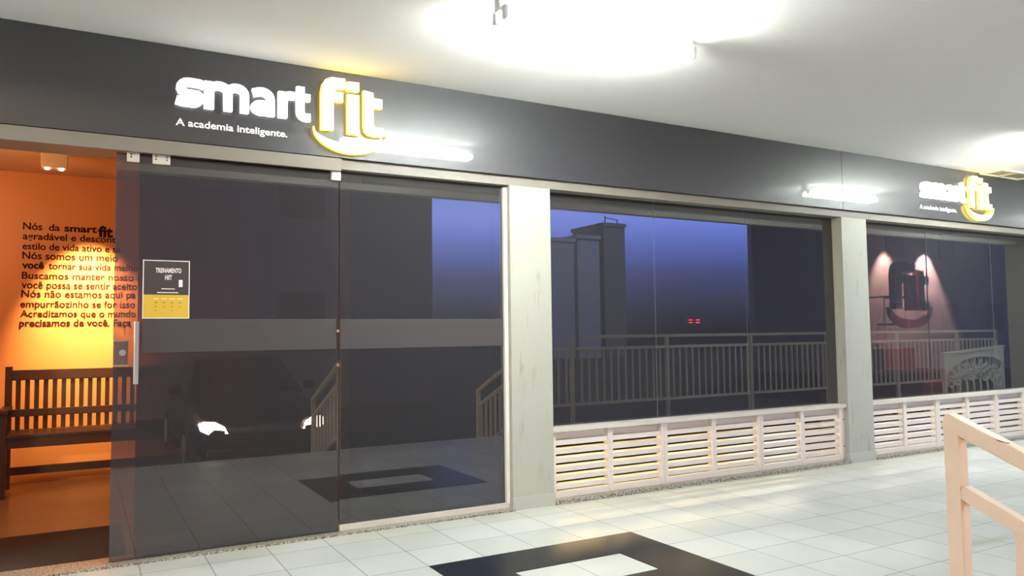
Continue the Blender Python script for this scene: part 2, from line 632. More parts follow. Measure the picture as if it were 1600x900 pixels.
# facade: pillars, lintel, walls
for x0, x1, lab in ((2.590, 2.922, 'cream pillar between the glass doors and the middle window'),
                    (6.075, 6.425, 'cream pillar between the middle and right-hand windows'),
                    (9.86, 10.2, 'cream pillar at the far end of the right window')):
    p = empty('pillar', (0, 0, 0), lab, 'pillar', kind='structure')
    obj('shaft', B(x0, x1, 0.0, 0.118, 0.0, 2.238), M_PIL, p)
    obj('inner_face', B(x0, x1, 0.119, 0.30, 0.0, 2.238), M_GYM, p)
    obj('skirting', B(x0 - 0.006, x1 + 0.006, -0.012, 0.05, 0.0, 0.088, bev=0.002), M_SKIRT, p)
struct('wall_front', B(XL, -0.95, 0.0, 0.30, 0.0, 2.238), M_PIL, 'cream front wall left of the door opening', 'wall')
struct('wall_front_far', B(10.2, XR, 0.0, 0.30, 0.0, 2.238), M_PIL, 'cream front wall beyond the last pillar', 'wall')
bm = B(XL, XR, 0.0, 0.30, 2.238, 2.302)
struct('trim_2', bm, M_LINTEL, 'long beige lintel under the dark sign fascia', 'lintel')
struct('wall_fascia_backing', B(XL, XR, 0.02, 0.30, 2.302, CEIL), M_GYM, 'dark backing wall behind the sign fascia', 'wall')
# dark fascia panels
for x0, x1, lab in ((XL, 6.068, 'long glossy charcoal fascia panel carrying the larger lit sign'),
                    (6.072, XR, 'glossy charcoal fascia panel carrying the smaller far lit sign')):
    o = obj('fascia_panel', B(x0, x1, -0.03, 0.018, 2.3025, CEIL - 0.002, bev=0.001), M_FASCIA)
    setp(o, lab, 'fascia panel', 'charcoal fascia panels above the shop', 'structure')
# thresholds
bm = B(-0.95, 2.59, -0.03, 0.16, 0.0005, 0.012)
struct('trim_3', bm, M_GRAN, 'speckled granite threshold under the glass doors', 'threshold')
bm = B(2.924, 6.073, -0.02, 0.13, 0.0005, 0.03)
struct('trim_4', bm, M_GRAN, 'speckled granite strip under the middle louvred vents', 'threshold')
bm = B(6.427, 9.858, -0.02, 0.13, 0.0005, 0.03)
struct('trim_5', bm, M_GRAN, 'speckled granite strip under the right louvred vents', 'threshold')

# ---- interior shell
LW = 1.5
struct('wall_back', B(-2.4, LW, 3.1, 3.2, 0, 2.64), M_ORANGE, 'orange painted lobby wall with a printed text', 'wall')
struct('wall_left', B(-2.5, -2.4, 0.30, 3.2, 0, 2.64), M_ORANGE, 'orange lobby side wall', 'wall')
struct('wall_light_block', B(LW, LW + 0.08, 0.16, 3.2, 0, 2.64), M_GYM, 'added dark partition keeping lobby light out of the gym', 'wall')  # unseen wall added so the fixed panel shows a dark interior
struct('ceiling_lobby', B(-2.5, LW + 0.08, 0.30, 3.2, 2.64, 2.8), M_LOBCEIL, 'orange lit lobby ceiling', 'ceiling')
struct('floor_lobby', B(-2.5, LW + 0.08, 0.16, 3.2, -0.2, 0.0), M_LOBFLOOR, 'polished brown lobby floor', 'floor')
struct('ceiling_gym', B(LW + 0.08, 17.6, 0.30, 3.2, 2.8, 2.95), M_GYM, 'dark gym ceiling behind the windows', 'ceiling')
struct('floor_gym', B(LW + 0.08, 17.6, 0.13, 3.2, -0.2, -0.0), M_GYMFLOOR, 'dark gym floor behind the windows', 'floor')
struct('wall_gym', B(LW + 0.08, 10.4, 3.1, 3.2, 0, 2.8), M_GYM, 'gym back wall coloured dark as if unlit behind the middle window', 'wall')
struct('wall_gym_pale', B(10.4, 17.6, 3.1, 3.2, 0, 2.8), M_PINK, 'pale stretch of the gym back wall spot lit behind the right window', 'wall')
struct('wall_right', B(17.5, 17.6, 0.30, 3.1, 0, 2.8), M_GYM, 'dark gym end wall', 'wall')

# ================================================================ DOORS
door = empty('door_1', (0, 0, 0), 'dark tinted sliding glass door with pull handle and lock beside the opening', 'door', kind='structure')
pane('glass', 0.150, 1.388, 0.035, 0.014, 2.222, door)
obj('film_strip', B(0.290, 1.372, 0.0322, 0.0347, 1.122, 1.307), M_FILM, door)
h = bmesh.new()
B(0.247, 0.272, -0.022, -0.004, 0.955, 1.293, h, bev=0.005)
B(0.252, 0.267, -0.004, 0.035, 0.99, 1.005, h)
B(0.252, 0.267, -0.004, 0.035, 1.243, 1.258, h)
setp(obj('pull_handle', h, M_CHROME, door), 'brushed metal bar handle')
lk = obj('lock', B(0.152, 0.222, 0.014, 0.034, 1.055, 1.192, bev=0.003), mat('lock_bronze', (0.14, 0.10, 0.09), 0.4, 0.5), door)
cy = bmesh.new()
for a in (1.125,):
    tube([(0.195, 0.008, a), (0.195, 0.016, a)], 0.017, cy, 14)
obj('keyhole', cy, M_CHROME, lk)
obj('lock_edge', B(0.151, 0.224, 0.011, 0.0145, 1.187, 1.192), M_CHROME, lk)
obj('lock_edge', B(0.151, 0.224, 0.011, 0.0145, 1.054, 1.059), M_CHROME, lk)
for x0, x1, scs in ((0.200, 0.262, ((0.22, 2.212), (0.22, 2.198))), (0.328, 0.418, ((0.345, 2.212), (0.345, 2.197), (0.400, 2.212), (0.400, 2.197)))):
    c = obj('roller_clamp', B(x0, x1, 0.012, 0.034, 2.172, 2.240, bev=0.002), M_BRKT, door)
    for sx_, sz_ in scs:
        obj('screw', tube([(sx_, 0.0085, sz_), (sx_, 0.0135, sz_)], 0.0045, None, 8), M_DARK, c)
M_BRASS = mat('brass_stop', (0.45, 0.28, 0.16), 0.35, 0.7)
for z_ in (1.232, 1.022):
    obj('door_stop', tube([(1.381, 0.022, z_), (1.381, 0.0345, z_)], 0.010, None, 10), M_BRASS, door)

side = empty('window_1', (0, 0, 0), 'dark fixed glass pane behind the sliding door', 'window', kind='structure')
pane('glass', 0.270, 1.40, 0.100, 0.014, 2.238, side)
setp(side, None)

fixd = empty('window_2', (0, 0, 0), 'dark fixed glass panel with grey film band beside the cream pillar', 'window', kind='structure')
pane('glass', 1.402, 2.560, 0.060, 0.040, 2.262, fixd)
obj('film_strip', B(1.404, 2.559, 0.0572, 0.0597, 1.120, 1.307), M_FILM, fixd)
obj('bottom_channel', B(1.396, 2.588, 0.040, 0.085, 0.012, 0.046, bev=0.002), M_CREAMALU, fixd)
obj('jamb', B(2.560, 2.588, 0.035, 0.10, 0.046, 2.226, bev=0.002), mat('white_jamb_paint', (0.74, 0.71, 0.62), 0.4), fixd)
cl = obj('corner_clamp', B(1.334, 1.392, 0.005, 0.034, 2.168, 2.236, bev=0.002), M_BRKT, fixd)
obj('corner_clamp_cap', tube([(1.352, -0.001, 2.205), (1.352, 0.006, 2.205)], 0.012, None, 14), M_WHITEP, cl)
obj('top_channel', B(1.404, 2.588, 0.02, 0.10, 2.255, 2.266), M_LINTEL, fixd)

struct('trim_6', B(-0.95, 1.388, -0.022, 0.001, 2.222, 2.300, bev=0.002), M_LINTEL, 'beige sliding door track cover above the glass door', 'track cover')

# poster on the door
po = empty('poster', (0.41, 0.034, 1.31), 'black and yellow training poster with white border on the glass door', 'poster')
po_m = Matrix.Translation((-0.41, -0.034, -1.31))


def put(o):
    o.data.transform(po_m)
    return o


put(obj('border', B(0.289, 0.529, 0.0315, 0.0345, 1.310, 1.635), M_WHITEP, po))
put(obj('black_field', B(0.294, 0.524, 0.0305, 0.0314, 1.442, 1.630), M_BLACKP, po))
put(obj('yellow_field', B(0.294, 0.524, 0.0305, 0.0314, 1.315, 1.4415), M_YELP, po))
put(text_mesh('headline', 'TREINAMENTO', M_WHITEP, po, 0.419, 1.566, 0.030, width=0.132, height=0.026, bold=0.03, align='CENTER'))
put(text_mesh('headline', 'HIIT', M_WHITEP, po, 0.419, 1.527, 0.030, width=0.036, height=0.026, bold=0.03, align='CENTER'))
fl = bmesh.new()
B(0.383, 0.452, 0.0298, 0.0302, 1.473, 1.478, fl)
B(0.362, 0.470, 0.0298, 0.0302, 1.452, 1.457, fl)
put(obj('fine_print', fl, M_WHITEP, po))
put(obj('white_tag', B(0.472, 0.492, 0.0298, 0.0302, 1.487, 1.527), M_WHITEP, po))
for i in range(4):
    put(obj('table_head', B(0.344 + i * 0.041, 0.369 + i * 0.041, 0.0298, 0.0302, 1.416, 1.424), M_PALEYEL, po))
M_INK = mat('poster_ink', (0.25, 0.13, 0.02), 0.6)
for r_, cols in ((0, (0, 1, 2, 3)), (1, (0, 1, 2, 3)), (2, (0, 2))):
    for i in cols:
        w_ = 0.017 if r_ == 0 else 0.009
        put(obj('table_entry', B(0.356 + i * 0.041 - w_ / 2, 0.356 + i * 0.041 + w_ / 2, 0.0298, 0.0302, 1.396 - r_ * 0.022, 1.400 - r_ * 0.022), M_INK, po))

# ================================================================ WINDOWS
GY = 0.105
win = empty('window_3', (0, 0, 0), 'dark middle window of three glass panes over louvred vents', 'window', kind='structure')
for x0, x1 in ((2.924, 3.953), (3.957, 4.950), (4.9535, 6.073)):
    pane('glass', x0, x1, GY, 0.515, 2.238, win)
obj('sill', B(2.924, 6.073, 0.015, 0.135, 0.498, 0.532, bev=0.004), M_CREAMALU, win)
win2 = empty('window_4', (0, 0, 0), 'dark right window with a view of the spot lit gym wall', 'window', kind='structure')
for x0, x1 in ((6.427, 7.498), (7.502, 8.648), (8.652, 9.858)):
    pane('glass', x0, x1, GY, 0.515, 2.238, win2)
obj('sill', B(6.427, 9.858, 0.015, 0.135, 0.498, 0.532, bev=0.004), M_CREAMALU, win2)


# ---- louvred vents
def slat_bm(x0, x1, z):
    prof = [(0.052, z), (0.052, z + 0.036), (0.092, z + 0.042), (0.092, z + 0.038), (0.057, z + 0.033), (0.057, z)]
    b = bmesh.new()
    a = [b.verts.new((x0, y, zz)) for y, zz in prof]
    c = [b.verts.new((x1, y, zz)) for y, zz in prof]
    b.faces.new(a)
    b.faces.new(c[::-1])
    for i in range(6):
        j = (i + 1) % 6
        b.faces.new((a[i], c[i], c[j], a[j]))
    bmesh.ops.recalc_face_normals(b, faces=list(b.faces))
    return b


def louvre(x0, x1, lab):
    t = empty('louvred_vent', ((x0 + x1) / 2, 0.05, 0.03), lab, 'vent', 'louvred vents under the windows')
    mv = Matrix.Translation((-(x0 + x1) / 2, -0.05, -0.03))
    def ad(n, b, m=M_LOUV):
        o = obj(n, b, m, t)
        o.data.transform(mv)
        return o
    xm = (x0 + x1) / 2
    ad('stile', B(x0, x0 + 0.030, 0.034, 0.095, 0.031, 0.497, bev=0.002))
    ad('stile', B(x1 - 0.030, x1, 0.034, 0.095, 0.031, 0.497, bev=0.002))
    ad('mullion', B(xm - 0.022, xm + 0.022, 0.036, 0.095, 0.031, 0.497, bev=0.002))
    ad('bottom_rail', B(x0 + 0.03, x1 - 0.03, 0.040, 0.075, 0.031, 0.078, bev=0.002))
    ad('top_rail', B(x0 + 0.03, x1 - 0.03, 0.080, 0.100, 0.440, 0.497, bev=0.002))
    for k in range(6):
        z = 0.088 + k * 0.0625
        for a, b in ((x0 + 0.031, xm - 0.023), (xm + 0.023, x1 - 0.031)):
            ad('slat', slat_bm(a, b, z))
    return t


louvre(2.932, 3.955, 'louvred vent right beside the pillar next to the glass doors')
louvre(3.958, 4.998, 'middle louvred vent under the middle window')
v = louvre(5.001, 6.028, 'louvred vent with screwed end stile left of the second pillar')
o = obj('end_stile', B(6.030, 6.073, 0.040, 0.10, 0.031, 0.497, bev=0.002), M_LOUV, v)
o.data.transform(Matrix.Translation((-(5.001 + 6.028) / 2, -0.05, -0.03)))
for z_ in (0.15, 0.39):
    sc_ = obj('screw', tube([(6.052, 0.036, z_), (6.052, 0.041, z_)], 0.006, None, 8), M_DARK, o)
    sc_.data.transform(Matrix.Translation((-(5.001 + 6.028) / 2, -0.05, -0.03)))
louvre(6.430, 7.468, 'louvred vent just right of the second pillar')
louvre(7.471, 8.510, 'louvred vent seen behind the stair handrail post')
louvre(8.513, 9.55, 'louvred vent at the right edge of the photo')

# ================================================================ SIGNS
Y0, Y1 = -0.070, -0.036


def fit_parts(parent, mf, ms, T, y0, y1, names=True):
    f = [(1.248, 2.457), (1.248, 2.690), (1.256, 2.738), (1.276, 2.772), (1.312, 2.789), (1.398, 2.791), (1.398, 2.727), (1.352, 2.723),
         (1.332, 2.716), (1.325, 2.703), (1.385, 2.703), (1.385, 2.643), (1.325, 2.641), (1.325, 2.460)]
    i1 = [(1.412, 2.696), (1.486, 2.699), (1.486, 2.449), (1.412, 2.449)]
    i2 = [(1.409, 2.776), (1.486, 2.780), (1.486, 2.722), (1.409, 2.720)]
    t = [(1.515, 2.736), (1.579, 2.728), (1.579, 2.694), (1.637, 2.694), (1.637, 2.634), (1.579, 2.632), (1.579, 2.530), (1.587, 2.513),
         (1.602, 2.507), (1.640, 2.510), (1.640, 2.455), (1.585, 2.449), (1.545, 2.456), (1.522, 2.478), (1.515, 2.515)]
    sm = ([(1.204, 2.472)] + [(1.436 + 0.236 * math.cos(R(a)), 2.470 + 0.086 * math.sin(R(a))) for a in range(190, 352, 9)]
          + [(1.672, 2.472)] + [(1.436 + 0.236 * math.cos(R(a)), 2.474 + 0.150 * math.sin(R(a))) for a in range(350, 188, -9)])
    out = []
    for nm, polys in (('letter', [f]), ('letter', [i1, i2]), ('letter', [t]), ('smile', [sm])):
        b = bmesh.new()
        for p in polys:
            prism([T(*q) for q in p], y0, y1, b, 0, 1)
        out.append(obj(nm, b, [mf, ms], parent))
    return out


def smart_parts(parent, m, T, y0, y1):
    W = 0.052
    def go(strokes):
        b = bmesh.new()
        for pts, w in strokes:
            stroke([T(*q) for q in pts], w, y0, y1, b)
        obj('letter', b, m, parent)
    xb, xt = 2.500, 2.662
    zm = (xb + xt) / 2
    # s
    s = ([(0.582, 2.628), (0.556, 2.636)] + arc(0.505, 2.604, 0.047, 0.034, 75, 255, 8)
         + [(0.520, 2.570)] + arc(0.520, 2.551, 0.040, 0.030, 62, -100, 8)[1:] + [(0.470, 2.522), (0.436, 2.530)])
    go([(s, 0.045)])
    # m
    go([([(0.609, xb), (0.609, xt - 0.005)], W),
        ([(0.609, 2.615)] + arc(0.662, 2.604, 0.048, 0.036, 140, 0, 8) + [(0.712, xb)], 0.046),
        ([(0.712, 2.607)] + arc(0.757, 2.604, 0.046, 0.036, 150, 0, 8) + [(0.803, xb)], 0.046)])
    # a
    go([([(0.850, 2.628)] + arc(0.898, 2.600, 0.050, 0.040, 115, 0, 8) + [(0.951, xb)], 0.046),
        (arc(0.898, 2.543, 0.043, 0.026, 0, 360, 18), 0.036)])
    # r
    go([([(1.020, xb), (1.020, xt - 0.005)], W),
        ([(1.020, 2.600)] + arc(1.066, 2.598, 0.044, 0.042, 150, 88, 6) + [(1.088, 2.640)], 0.046)])
    # t
    go([([(1.124, 2.702), (1.124, 2.560)] + arc(1.158, 2.548, 0.034, 0.030, 190, 270, 6) + [(1.184, 2.519)], 0.046),
        ([(1.098, 2.640), (1.182, 2.640)], 0.042)])


def sign(lab, dx, sc, y0=Y0, y1=Y1):
    T = lambda x, z: ((x - 1.055) * sc + 1.055 + dx, z)
    s = empty('illuminated_sign', (1.055 + dx, -0.03, 2.56), lab, 'sign', 'lit shop signs on the fascia')
    n0 = len(C.objects)
    smart_parts(s, M_WHITE_E, T, y0, y1)
    fit_parts(s, M_YEL_FACE, M_YEL_SIDE, T, y0, y1)
    split_words(text_mesh('tagline_word', 'A academia inteligente.', M_TAG, s, T(0.438, 0)[0], 2.392, -0.0315, width=0.616 * sc, height=0.040, bold=0.018, extrude=0.003), 0.012)
    mv = Matrix.Translation((-(1.055 + dx), 0.03, -2.56))
    for c in s.children:
        c.data.transform(mv)
    return s


sign('large lit white and yellow sign on the fascia above the glass doors', 0.0, 1.0)
sign('smaller-looking lit white and yellow sign far along the fascia over the right window', 6.775, 1.0)


# ================================================================ CEILING LIGHTS
def fixture(xc, yc, lab):
    t = empty('ceiling_light', (xc, yc, CEIL), lab, 'ceiling light', 'fluorescent lights on the corridor ceiling')
    obj('housing', B(-0.62, 0.62, -0.026, 0.026, -0.075, -0.0005, bev=0.004), M_WHITEMET, t)
    for s in (-1, 1):
        for y in (-0.046, 0.046):
            obj('lamp_holder', B(s * 0.60 - 0.010, s * 0.60 + 0.010, y - 0.018, y + 0.018, -0.118, -0.055, bev=0.004), M_WHITEMET, t)
    for y in (-0.046, 0.046):
        obj('tube', tube([(-0.588, y, -0.100), (0.588, y, -0.100)], 0.0165, None, 14), M_TUBE, t)
    return t


fixture(2.36, -1.42, 'bare twin tube fluorescent light glaring at the top of the photo')
fixture(7.72, -1.32, 'twin tube fluorescent light mirrored in the fascia above the second pillar')
fixture(-2.8, -1.42, 'twin tube fluorescent light off to the left of the doors')
fixture(12.7, -1.3, 'twin tube fluorescent light at the far right of the corridor')

ha = empty('ceiling_hatch', (8.62, -0.155, CEIL), 'beige framed ceiling hatch above the far lit sign', 'hatch')
b = bmesh.new()
for a in ((-0.36, 0.36, -0.125, -0.103), (-0.36, 0.36, 0.093, 0.115), (-0.36, -0.338, -0.103, 0.093), (0.338, 0.36, -0.103, 0.093), (-0.06, -0.04, -0.103, 0.093)):
    B(a[0], a[1], a[2], a[3], -0.022, -0.0005, b)
obj('frame', b, M_HATCHFR, ha)
obj('panel', B(-0.337, 0.337, -0.102, 0.092, -0.008, -0.0006), M_HATCH, ha)

# ================================================================ LOBBY
tx = empty('wall_lettering', (0, 3.1, 1.7), 'maroon printed paragraph on the orange lobby wall', 'lettering')
TY = 3.0955
X = lambda px: -0.463 + (px - 30) * 0.004843
base = [2.146, 2.063, 1.976, 1.894, 1.812, 1.724, 1.642, 1.566, 1.479, 1.397, 1.316]


def tl(s, px0, px1, row, bold=0.0, h=0.058, z=None):
    # height is that of the capitals and ascenders
    o = text_mesh('word', s, M_TEXT, tx, X(px0), (base[row] if z is None else z), TY, width=X(px1) - X(px0), height=h, bold=bold)
    o.data.transform(Matrix.Translation((0, -3.1, -1.7)))
    split_words(o, 0.0155)


tl('Nós', 32, 61, 0, 0.014, 0.062)
tl('da', 71, 88, 0, 0.014)
tl('smart', 95, 147, 0, 0.03, 0.052)
tl('fit', 149, 173, 0, 0.04, 0.098, 2.112)
tl('agradável e descont', 32, 178, 1, 0.014)
tl('estilo de vida ativo e sa', 32, 186, 2, 0.014)
tl('Nós somos um meio', 32, 182, 3, 0.014, 0.062)
tl('você', 32, 65, 4, 0.03, 0.060)
tl('tornar sua vida melho', 72, 216, 4, 0.014)
tl('Buscamos manter nosso a', 32, 222, 5, 0.014)
tl('você possa se sentir aceito', 32, 215, 6, 0.014, 0.060)
tl('Nós não estamos aqui pa', 32, 213, 7, 0.014, 0.062)
tl('empurrãozinho se for isso', 31, 212, 8, 0.014, 0.060)
tl('Acreditamos que o mundo', 31, 214, 9, 0.014)
tl('precisamos de você. Faça', 30, 206, 10, 0.022, 0.060)

sp = empty('ceiling_spotlight', (-0.2, 2.0, 2.64), 'small square twin spotlight on the lobby ceiling', 'spotlight')
obj('housing', B(-0.085, 0.085, -0.085, 0.085, -0.165, -0.001, bev=0.004), mat('spot_housing_paint', (0.55, 0.36, 0.22), 0.5), sp)
for x_ in (-0.045, 0.045):
    obj('bulb', tube([(x_, -0.04, -0.166), (x_, -0.04, -0.176)], 0.016, None, 12), M_BULB, sp)

be = empty('wooden_bench', (0.2, 2.6, 0.0), 'dark wooden slat-back bench against the orange lobby wall', 'bench')


def bo(n, b_):
    o = obj(n, b_, M_BENCH, be)
    o.data.transform(Matrix.Translation((-0.2, -2.6, 0)))
    return o


BX0, BX1 = -0.535, 0.94
bo('top_rail', B(BX0 + 0.04, BX1 - 0.04, 2.835, 2.875, 0.870, 0.955, bev=0.006))
bo('lower_rail', B(BX0 + 0.04, BX1 - 0.04, 2.835, 2.870, 0.575, 0.635, bev=0.005))
k = 0
x_ = BX0 + 0.075
while x_ < BX1 - 0.08:
    bo('back_slat', B(x_, x_ + 0.034, 2.843, 2.863, 0.46, 0.872))
    x_ += 0.0645
for xx in (BX0, BX1 - 0.05):
    bo('leg', B(xx, xx + 0.05, 2.83, 2.88, 0.0, 0.985, bev=0.005))
    bo('leg', B(xx, xx + 0.05, 2.37, 2.42, 0.0, 0.64, bev=0.005))
    bo('armrest', B(xx - 0.008, xx + 0.058, 2.35, 2.84, 0.64, 0.668, bev=0.005))
for i in range(5):
    bo('seat_slat', B(BX0 + 0.052, BX1 - 0.052, 2.37 + i * 0.094, 2.37 + i * 0.094 + 0.082, 0.45, 0.475, bev=0.004))
bo('seat_apron', B(BX0 + 0.05, BX1 - 0.05, 2.385, 2.410, 0.375, 0.449))
bo('seat_apron', B(BX0 + 0.05, BX1 - 0.05, 2.84, 2.865, 0.375, 0.449))
bo('stretcher', B(BX0 + 0.05, BX1 - 0.05, 2.60, 2.64, 0.14, 0.20))

dm = obj('doormat', B(-0.90, 0.24, 0.17, 0.97, 0.0005, 0.014, bev=0.005), M_MAT)
setp(dm, 'dark rectangular doormat on the lobby floor inside the opening', 'doormat')

# ================================================================ GYM behind the windows
wl = empty('wall_logo', (11.7, 3.1, 1.7), 'big dark orange raised letters and smile on the spot lit gym wall', 'wall sign')
sc = 2.17
T2 = lambda x, z: ((x - 1.64) * sc + 11.48, (z - 2.70) * sc + 2.03)
for o in fit_parts(wl, M_LOGO_OR, M_LOGO_OR, T2, 2.60, 2.70):
    o.data.transform(Matrix.Translation((-11.7, -3.1, -1.7)))
for x_, z_ in ((10.68, 1.7), (11.08, 1.7), (11.30, 1.7), (10.9, 1.28)):
    obj('standoff', tube([(x_ - 11.7, -0.40, z_ - 1.7), (x_ - 11.7, -0.001, z_ - 1.7)], 0.015, None, 8), M_DARK, wl)


tk = empty('track_spotlight', (12.45, 2.45, 2.8), 'small dark spotlight over the logo wall inside the right window', 'spotlight')
obj('arm', tube([(0, 0, 0), (0, 0, -0.06)], 0.012, None, 8), M_DARK, tk)
hb = tube([(0.0, -0.09, -0.03), (0, 0.0, -0.10)], [0.045, 0.05], None, 14)
obj('can', hb, M_DARK, tk)
tk.location = (12.2, 2.90, 2.8)


def sofa(xc, yc, w, lab):
    t = empty('red_armchair', (xc, yc, 0), lab, 'armchair', 'red armchairs behind the right window')
    obj('seat', B(-w / 2 + 0.13, w / 2 - 0.13, -0.35, 0.30, 0.22, 0.44, bev=0.04), M_SOFA, t, smooth=False)
    obj('backrest', B(-w / 2 + 0.02, w / 2 - 0.02, 0.22, 0.42, 0.44, 0.92, bev=0.05), M_SOFA, t)
    for s in (-1, 1):
        obj('armrest', B(s * (w / 2 - 0.06) - 0.06, s * (w / 2 - 0.06) + 0.06, -0.36, 0.21, 0.14, 0.62, bev=0.03), M_SOFA, t)
    for sx_ in (-1, 1):
        for sy_ in (-0.3, 0.34):
            obj('leg', tube([(sx_ * (w / 2 - 0.1), sy_, 0.0), (sx_ * (w / 2 - 0.1), sy_, 0.225)], 0.022, None, 8), M_DARK, t)
    return t


sofa(10.74, 2.42, 0.80, 'dim red armchair under the middle of the logo smile behind the window')
sofa(9.5, 2.42, 0.80, 'dim red armchair half hidden by the second pillar behind the window')

ld = empty('led_display', (7.05, 3.1, 1.34), 'small red glowing LED display deep behind the middle window', 'display')
obj('case', B(-0.18, 0.18, -0.05, -0.001, -0.06, 0.06, bev=0.005), M_DARK, ld)
b = bmesh.new()
for x_ in (-0.09, 0.035):
    B(x_, x_ + 0.065, -0.0535, -0.0505, 0.012, 0.022, b)
    B(x_, x_ + 0.065, -0.0535, -0.0505, -0.022, -0.012, b)
obj('digits', b, M_LEDRED, ld)

# ================================================================ OUTSIDE: stairs, rails
SX0, SX1 = 2.36, 4.52
b = bmesh.new()
for i in range(3):
    z1 = -0.1375 * (i + 1)
    B(SX0 - 0.03, SX1 + 0.03, EDGE - 0.30 * (i + 1), EDGE - 0.30 * i, -0.55, z1, b)
st = struct('stairs', b, M_CONC, 'short concrete stair down from the corridor edge', 'stairs')


def stair_rail(x, lab):
    yp, zt, zs = -3.22, 0.935, 0.725
    sl = 0.43
    t = empty('stair_handrail', (x, yp, 0), lab, 'handrail', 'cream handrails of the short stair')
    L = 1.02
    w = 0.046
    def ad(n, b_, m=M_RAIL):
        return obj(n, b_, m, t)
    ad('post', B(-w / 2, w / 2, -w / 2, w / 2, 0.0, zt - 0.02, bev=0.003))
    d = Vector((0, -1, -sl))
    st_ = Vector((0, w / 2, zt - 0.026 + sl * w / 2))
    ad('top_rail', bar(st_, st_ + d * (L + w), w + 0.003, w + 0.002, bev=0.004))
    s2 = Vector((0, -w / 2 + 0.004, zs - 0.020))
    ad('lower_rail', bar(s2, s2 + d * (L - w), w * 0.9, w * 0.9, bev=0.003))
    # ground post
    ad('post', B(-w / 2, w / 2, -L - w / 2, -L + w / 2, -0.55, zt - 0.03 - sl * L, bev=0.003))
    # bottom rail and balusters
    s3 = Vector((0, -w / 2 + 0.002, 0.17))
    ad('bottom_rail', bar(s3, s3 + d * (L - w), 0.03, 0.03))
    y = -0.18
    while y > -L + 0.06:
        ad('baluster', B(-0.012, 0.012, y - 0.012, y + 0.012, 0.17 + sl * (y + w / 2), zs - 0.02 + sl * (y + w / 2)))
        y -= 0.125
    return t, ad


t, ad = stair_rail(SX0, 'cream square-tube stair handrail close up at the right bottom of the photo')
sm_ = bmesh.new()
tube([(-0.0235, -0.150, 0.0), (-0.022, -0.162, 0.0012), (-0.012, -0.172, 0.0012), (-0.002, -0.174, 0.0012)], 0.0016, sm_, 6)
ck = obj('paint_chip', sm_, M_SCUFF, t)
ck.rotation_euler = (math.atan(0.43), 0, 0)
ck.location = (0, 0.0, 0.935 - 0.026 + 0.0252)
ck.data.transform(Matrix.Translation((0, 0, 0.0)))
stair_rail(SX1, 'cream square-tube stair handrail on the far side of the stair')

gr = empty('balustrade', (SX1 + 0.1, -3.30, 0), 'long pale tube balustrade along the corridor edge mirrored in the windows', 'railing')
GX0, GX1 = SX1 + 0.1, 14.9
ox = GX0


def ga(n, b_):
    o = obj(n, b_, M_RAIL2, gr)
    o.data.transform(Matrix.Translation((-ox, 3.30, 0)))
    return o


ga('top_rail', B(GX0 + 0.95, GX1, -3.325, -3.275, 1.135, 1.175, bev=0.004))
ga('middle_rail', B(GX0, GX1, -3.322, -3.278, 0.985, 1.022, bev=0.004))
ga('bottom_rail', B(GX0, GX1, -3.318, -3.282, 0.285, 0.32, bev=0.004))
px_ = [GX0 + 0.02, 5.42, 6.97, 8.55, 10.2, 11.95, 13.65, GX1 - 0.02]
for p_ in px_:
    ga('post', B(p_ - 0.022, p_ + 0.022, -3.322, -3.278, 0.0, 1.135 if p_ > 5 else 1.0, bev=0.003))
x_ = GX0 + 0.13
while x_ < GX1 - 0.05:
    if min(abs(x_ - p_) for p_ in px_) > 0.045:
        ga('baluster', B(x_ - 0.010, x_ + 0.010, -3.310, -3.290, 0.32, 0.985))
    x_ += 0.1165

# iron scroll panel by the balustrade
ip = empty('iron_screen', (12.93, -2.6, 0), 'pale framed panel of dark scrolled ironwork mirrored in the right window', 'screen')
b = bmesh.new()
topz = lambda x: 0.79 + (x + 0.85) / 1.70 * 0.095
fr = [(-0.85, 0.06), (-0.85, 0.79), (0.85, 0.885), (0.85, 0.06), (0.80, 0.06)]
arch = [(0.80, 0.60), (0.72, 0.655), (0.55, 0.71), (0.25, 0.735), (-0.05, 0.72), (-0.35, 0.675), (-0.58, 0.59), (-0.72, 0.49), (-0.79, 0.38), (-0.80, 0.06)]
prism(fr + arch, -0.025, 0.025, b)
prism([(-0.87, 0.775), (-0.87, 0.815), (0.87, 0.912), (0.87, 0.872)], -0.04, 0.04, b)
B(-0.80, 0.80, -0.02, 0.02, 0.06, 0.10, b)
obj('frame', b, M_IRONFR, ip)
b = bmesh.new()


def spiral(cx, cz, r, a0, turns, sgn=1):
    return [(cx + r * (1 - 0.8 * i / 26) * math.cos(a0 + sgn * turns * 2 * math.pi * i / 26), 0,
             cz + r * (1 - 0.8 * i / 26) * math.sin(a0 + sgn * turns * 2 * math.pi * i / 26)) for i in range(27)]


for i in range(8):
    cx = -0.66 + i * 0.195
    hz = 0.30 + 0.16 * math.sin((i + 0.5) / 8 * math.pi)
    tube(spiral(cx, hz, 0.11, R(200), 1.6, 1 if i % 2 else -1), 0.022, b, 6)
    tube(spiral(cx + 0.07, hz + 0.13, 0.07, R(20), 1.4, -1 if i % 2 else 1), 0.018, b, 6)
    tube([(cx + 0.03, 0, 0.10), (cx + 0.06, 0, 0.22), (cx + 0.03, 0, hz - 0.05)], 0.020, b, 6)
for k in range(7):
    a = R(25 + k * 22)
    tube([(0.02, 0, 0.44), (0.02 + 0.55 * math.cos(a), 0, 0.44 + 0.26 * math.sin(a))], 0.016, b, 6)
obj('scrollwork', b, M_IRON, ip)
for s in (-1, 1):
    obj('foot', B(s * 0.82 - 0.025, s * 0.82 + 0.025, -0.16, 0.16, 0.0, 0.06, bev=0.006), M_IRONFR, ip)

